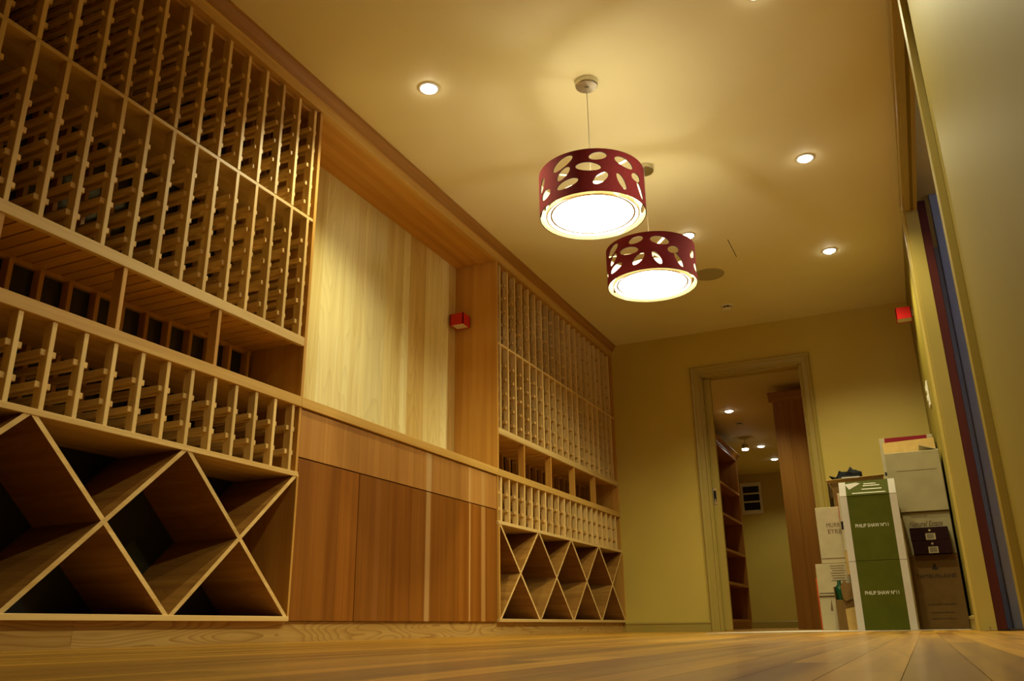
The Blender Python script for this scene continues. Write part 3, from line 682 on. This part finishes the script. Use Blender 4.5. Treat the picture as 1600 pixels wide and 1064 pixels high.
# two dark flat boxes on the brown carton
for i, (z0, z1, xa, xb, lab) in enumerate(((0.4668, 0.551, 2.436, 2.664, 'flat dark maroon box lying on the brown carton, lower of two'), (0.5518, 0.636, 2.432, 2.660, 'flat dark maroon box on top of its twin on the brown carton'))):
    t = carton(xa, xb, 6.252-0.06, 6.266, z0, z1, 'darkcard', lab, 'flat_box', group='flat dark boxes')
    lb = box('barcode_label', (xa+xb)/2-0.024, (xa+xb)/2+0.034, 6.1908, 6.192, z0+0.004, z0+0.045, 'cream', t)
    for j in range(6): box('bar', (xa+xb)/2-0.014+j*0.0068, (xa+xb)/2-0.014+j*0.0068+0.0035, 6.190, 6.1908, z0+0.010, z0+0.041, 'darkink', lb)
    prism('dot', [((xa+xb)/2+0.004+0.007*math.cos(a*math.pi/6), z0+0.064+0.007*math.sin(a*math.pi/6)) for a in range(12)], 'y', 6.1908, 6.1925, 'cream', t)
# large white carton on top right with open flaps
t = carton(2.352, 2.69, 6.25, 6.60, 0.746, 1.149, 'offwhite', 'large scuffed white carton with open brown flaps, top of the right-hand stack')
slab('rear_flap', [(2.352, 6.58, 1.149), (2.69, 6.58, 1.149), (2.685, 6.62, 1.30), (2.345, 6.62, 1.29)], 0.004, 'tan', t)
slab('side_flap', [(2.69, 6.27, 1.150), (2.69, 6.52, 1.150), (2.575, 6.50, 1.195), (2.575, 6.29, 1.195)], 0.004, 'cream', t)
box('tape', 2.352+0.06, 2.69-0.03, 6.2485, 6.25, 1.02, 1.022, 'ink', t)
# white carton with a maroon band behind it
t = carton(2.325, 2.688, 6.75, 7.08, 0.98, 1.352, 'cream', 'white carton with a maroon top edge behind the scuffed white one')
box('maroon_band', 2.362, 2.648, 6.7485, 6.7505, 1.305, 1.351, 'maroon', t)
box('dark_patch', 2.33, 2.352, 6.7485, 6.7505, 1.075, 1.10, 'darkink', t)
t = carton(2.335, 2.688, 6.75, 7.08, Z0, 0.979, 'tan', 'tall brown carton hidden behind the right-hand stack')
# left stack
t = carton(1.789, 1.995, 6.46, 6.80, Z0, 0.231, 'cream', 'cream carton at the bottom of the left-hand stack')
mesh('handle_hole', [(1.868, 6.4585, 0.225-0.012), (1.872, 6.4585, 0.13), (1.856, 6.4585, 0.135)], [(0, 1, 2)], 'ink', t)
box('lid_seam', 1.789, 1.9, 6.4585, 6.46, 0.222, 0.226, 'ink', t)
t = carton(1.790, 2.012, 6.45, 6.78, 0.232, 0.447, 'cream', 'cream carton printed with lines of text, middle of the left-hand stack')
for k in range(7): box('print_line', 1.885+0.006*(k % 3), 1.985-0.007*(k % 2), 6.4486, 6.45, 0.43-0.0165*k, 0.4335-0.0165*k, 'ink', t)
box('lid_seam', 1.796, 1.9, 6.4486, 6.45, 0.2465, 0.2515, 'darkink', t)
t = carton(1.836, 2.022, 6.45, 6.76, 0.448, 0.838, 'cream', 'tall cream carton with brown lettering, top of the left-hand stack')
text('lettering', 'MURR', 0.042, (1.945, 6.449, 0.71), 'ink', t, 0.09)
text('lettering', 'ETRE', 0.042, (1.95, 6.449, 0.665), 'ink', t, 0.09)
box('lid_seam', 1.838, 2.02, 6.4486, 6.45, 0.480, 0.485, 'ink', t)
# orange carton behind
t = carton(1.745, 1.86, 6.81, 7.1, Z0, 0.375, 'orange', 'narrow orange carton standing behind the left-hand stack')
slab('lid_flap', [(1.745, 6.81, 0.375), (1.86, 6.81, 0.375), (1.86, 6.90, 0.40), (1.775, 6.90, 0.40)], 0.004, 'card', t)
# torn brown carton with a bottle
t = thing('torn_carton', (1.97, 6.37, Z0), 'torn brown carton open at the front, at the foot of the green cartons', 'carton')
box('body', 1.905, 2.03, 6.33, 6.448, Z0, 0.20, 'card', t, 0.002)
slab('front_panel', [(1.965, 6.325, Z0), (2.032, 6.325, Z0), (2.034, 6.322, 0.155), (1.962, 6.322, 0.14)], 0.004, 'tan', t)
mesh('torn_flap', [(1.955, 6.318, 0.205), (1.975, 6.310, 0.19), (2.033, 6.312, 0.215), (2.033, 6.318, 0.315), (2.0, 6.322, 0.305), (1.975, 6.325, 0.325), (1.948, 6.322, 0.29),
                   (1.955, 6.322, 0.205), (1.975, 6.314, 0.19), (2.033, 6.316, 0.215), (2.033, 6.322, 0.315), (2.0, 6.326, 0.305), (1.975, 6.329, 0.325), (1.948, 6.326, 0.29)],
     [tuple(range(7)), tuple(range(13, 6, -1))]+[(i, (i+1) % 7, 7+(i+1) % 7, 7+i) for i in range(7)], 'card', t)
slab('side_wall', [(1.905, 6.33, 0.20), (1.91, 6.44, 0.20), (1.907, 6.44, 0.29), (1.902, 6.33, 0.285)], 0.004, 'card', t)
text('lettering', 'TK', 0.026, (2.005, 6.3235, 0.03), 'darkink', t, 0.04)
tag(lathe('wine_bottle', [(0, 0.201), (0.030, 0.201), (0.031, 0.205), (0.031, 0.26), (0.028, 0.285), (0.014, 0.305), (0.012, 0.33), (0, 0.331)], 1.937, 6.40, 'bottle', None, 20), 'dark green bottle inside the torn brown carton', 'bottle')
# narrow pale carton between the stacks
t = carton(2.006, 2.033, 6.33, 6.44, 0.52, 0.915, 'cream', 'narrow pale carton with a red edge between the cream and green stacks')
box('red_edge', 2.0045, 2.0065, 6.329, 6.44, 0.735, 0.91, 'red', t)
box('dark_slot', 2.008, 2.031, 6.3285, 6.3305, 0.665, 0.72, 'black', t)
t = carton(2.004, 2.034, 6.33, 6.445, 0.36, 0.519, 'tan', 'narrow tan carton under the pale narrow one beside the green cartons')
# open brown carton with black plastic bag
t = thing('open_carton', (2.12, 6.95, 0.85), 'open brown carton behind the green ones', 'carton')
x0, x1, y0, y1, z0, z1 = 1.93, 2.318, 6.60, 6.735, 0.84, 1.043
box('front_panel', x0+0.03, x1, y0, y0+0.005, z0, z1, 'card', t); box('rear_panel', x0, x1, y1-0.005, y1, z0, z1, 'card', t)
box('side_panel', x0, x0+0.005, y0+0.005, y1-0.005, z0, z1, 'card', t); box('side_panel', x1-0.005, x1, y0+0.005, y1-0.005, z0, z1, 'card', t)
box('base_panel', x0+0.005, x1-0.005, y0+0.005, y1-0.005, z0, z0+0.005, 'card', t)
slab('front_flap', [(x0+0.005, y0-0.004, z1-0.015), (x1, y0-0.004, z1), (x1+0.01, y0-0.03, z1+0.02), (x0-0.005, y0-0.03, z1+0.005)], 0.004, 'tan', t)
box('white_strip', 2.04, 2.16, y0-0.033, y0-0.0305, z1+0.008, z1+0.018, 'whitecard', t)
# bag rising out of the carton
bm = bmesh.new(); bmesh.ops.create_icosphere(bm, subdivisions=3, radius=1)
for v in bm.verts:
    p = v.co.copy(); n = math.sin(7*p.x+3*p.y)*0.16+math.sin(11*p.z+5*p.x)*0.12+math.sin(17*p.y-9*p.z)*0.08
    q = p*(1+n); v.co = Vector((q.x*0.135, q.y*0.042, q.z*0.085+0.03*math.sin(9*p.x+1.0)*math.cos(5*p.x)*max(0, p.z)))
me = bpy.data.meshes.new('plastic_bag'); bm.to_mesh(me); bm.free(); me.materials.append(M['black'])
tag(put(bpy.data.objects.new('plastic_bag', me), (2.09, 6.667, 1.035)), 'crumpled black plastic bag sticking out of the open brown carton', 'bag')
t = carton(1.905, 2.30, 6.82, 7.08, Z0, 0.839, 'tan', 'plain brown carton standing behind the cream left-hand stack')
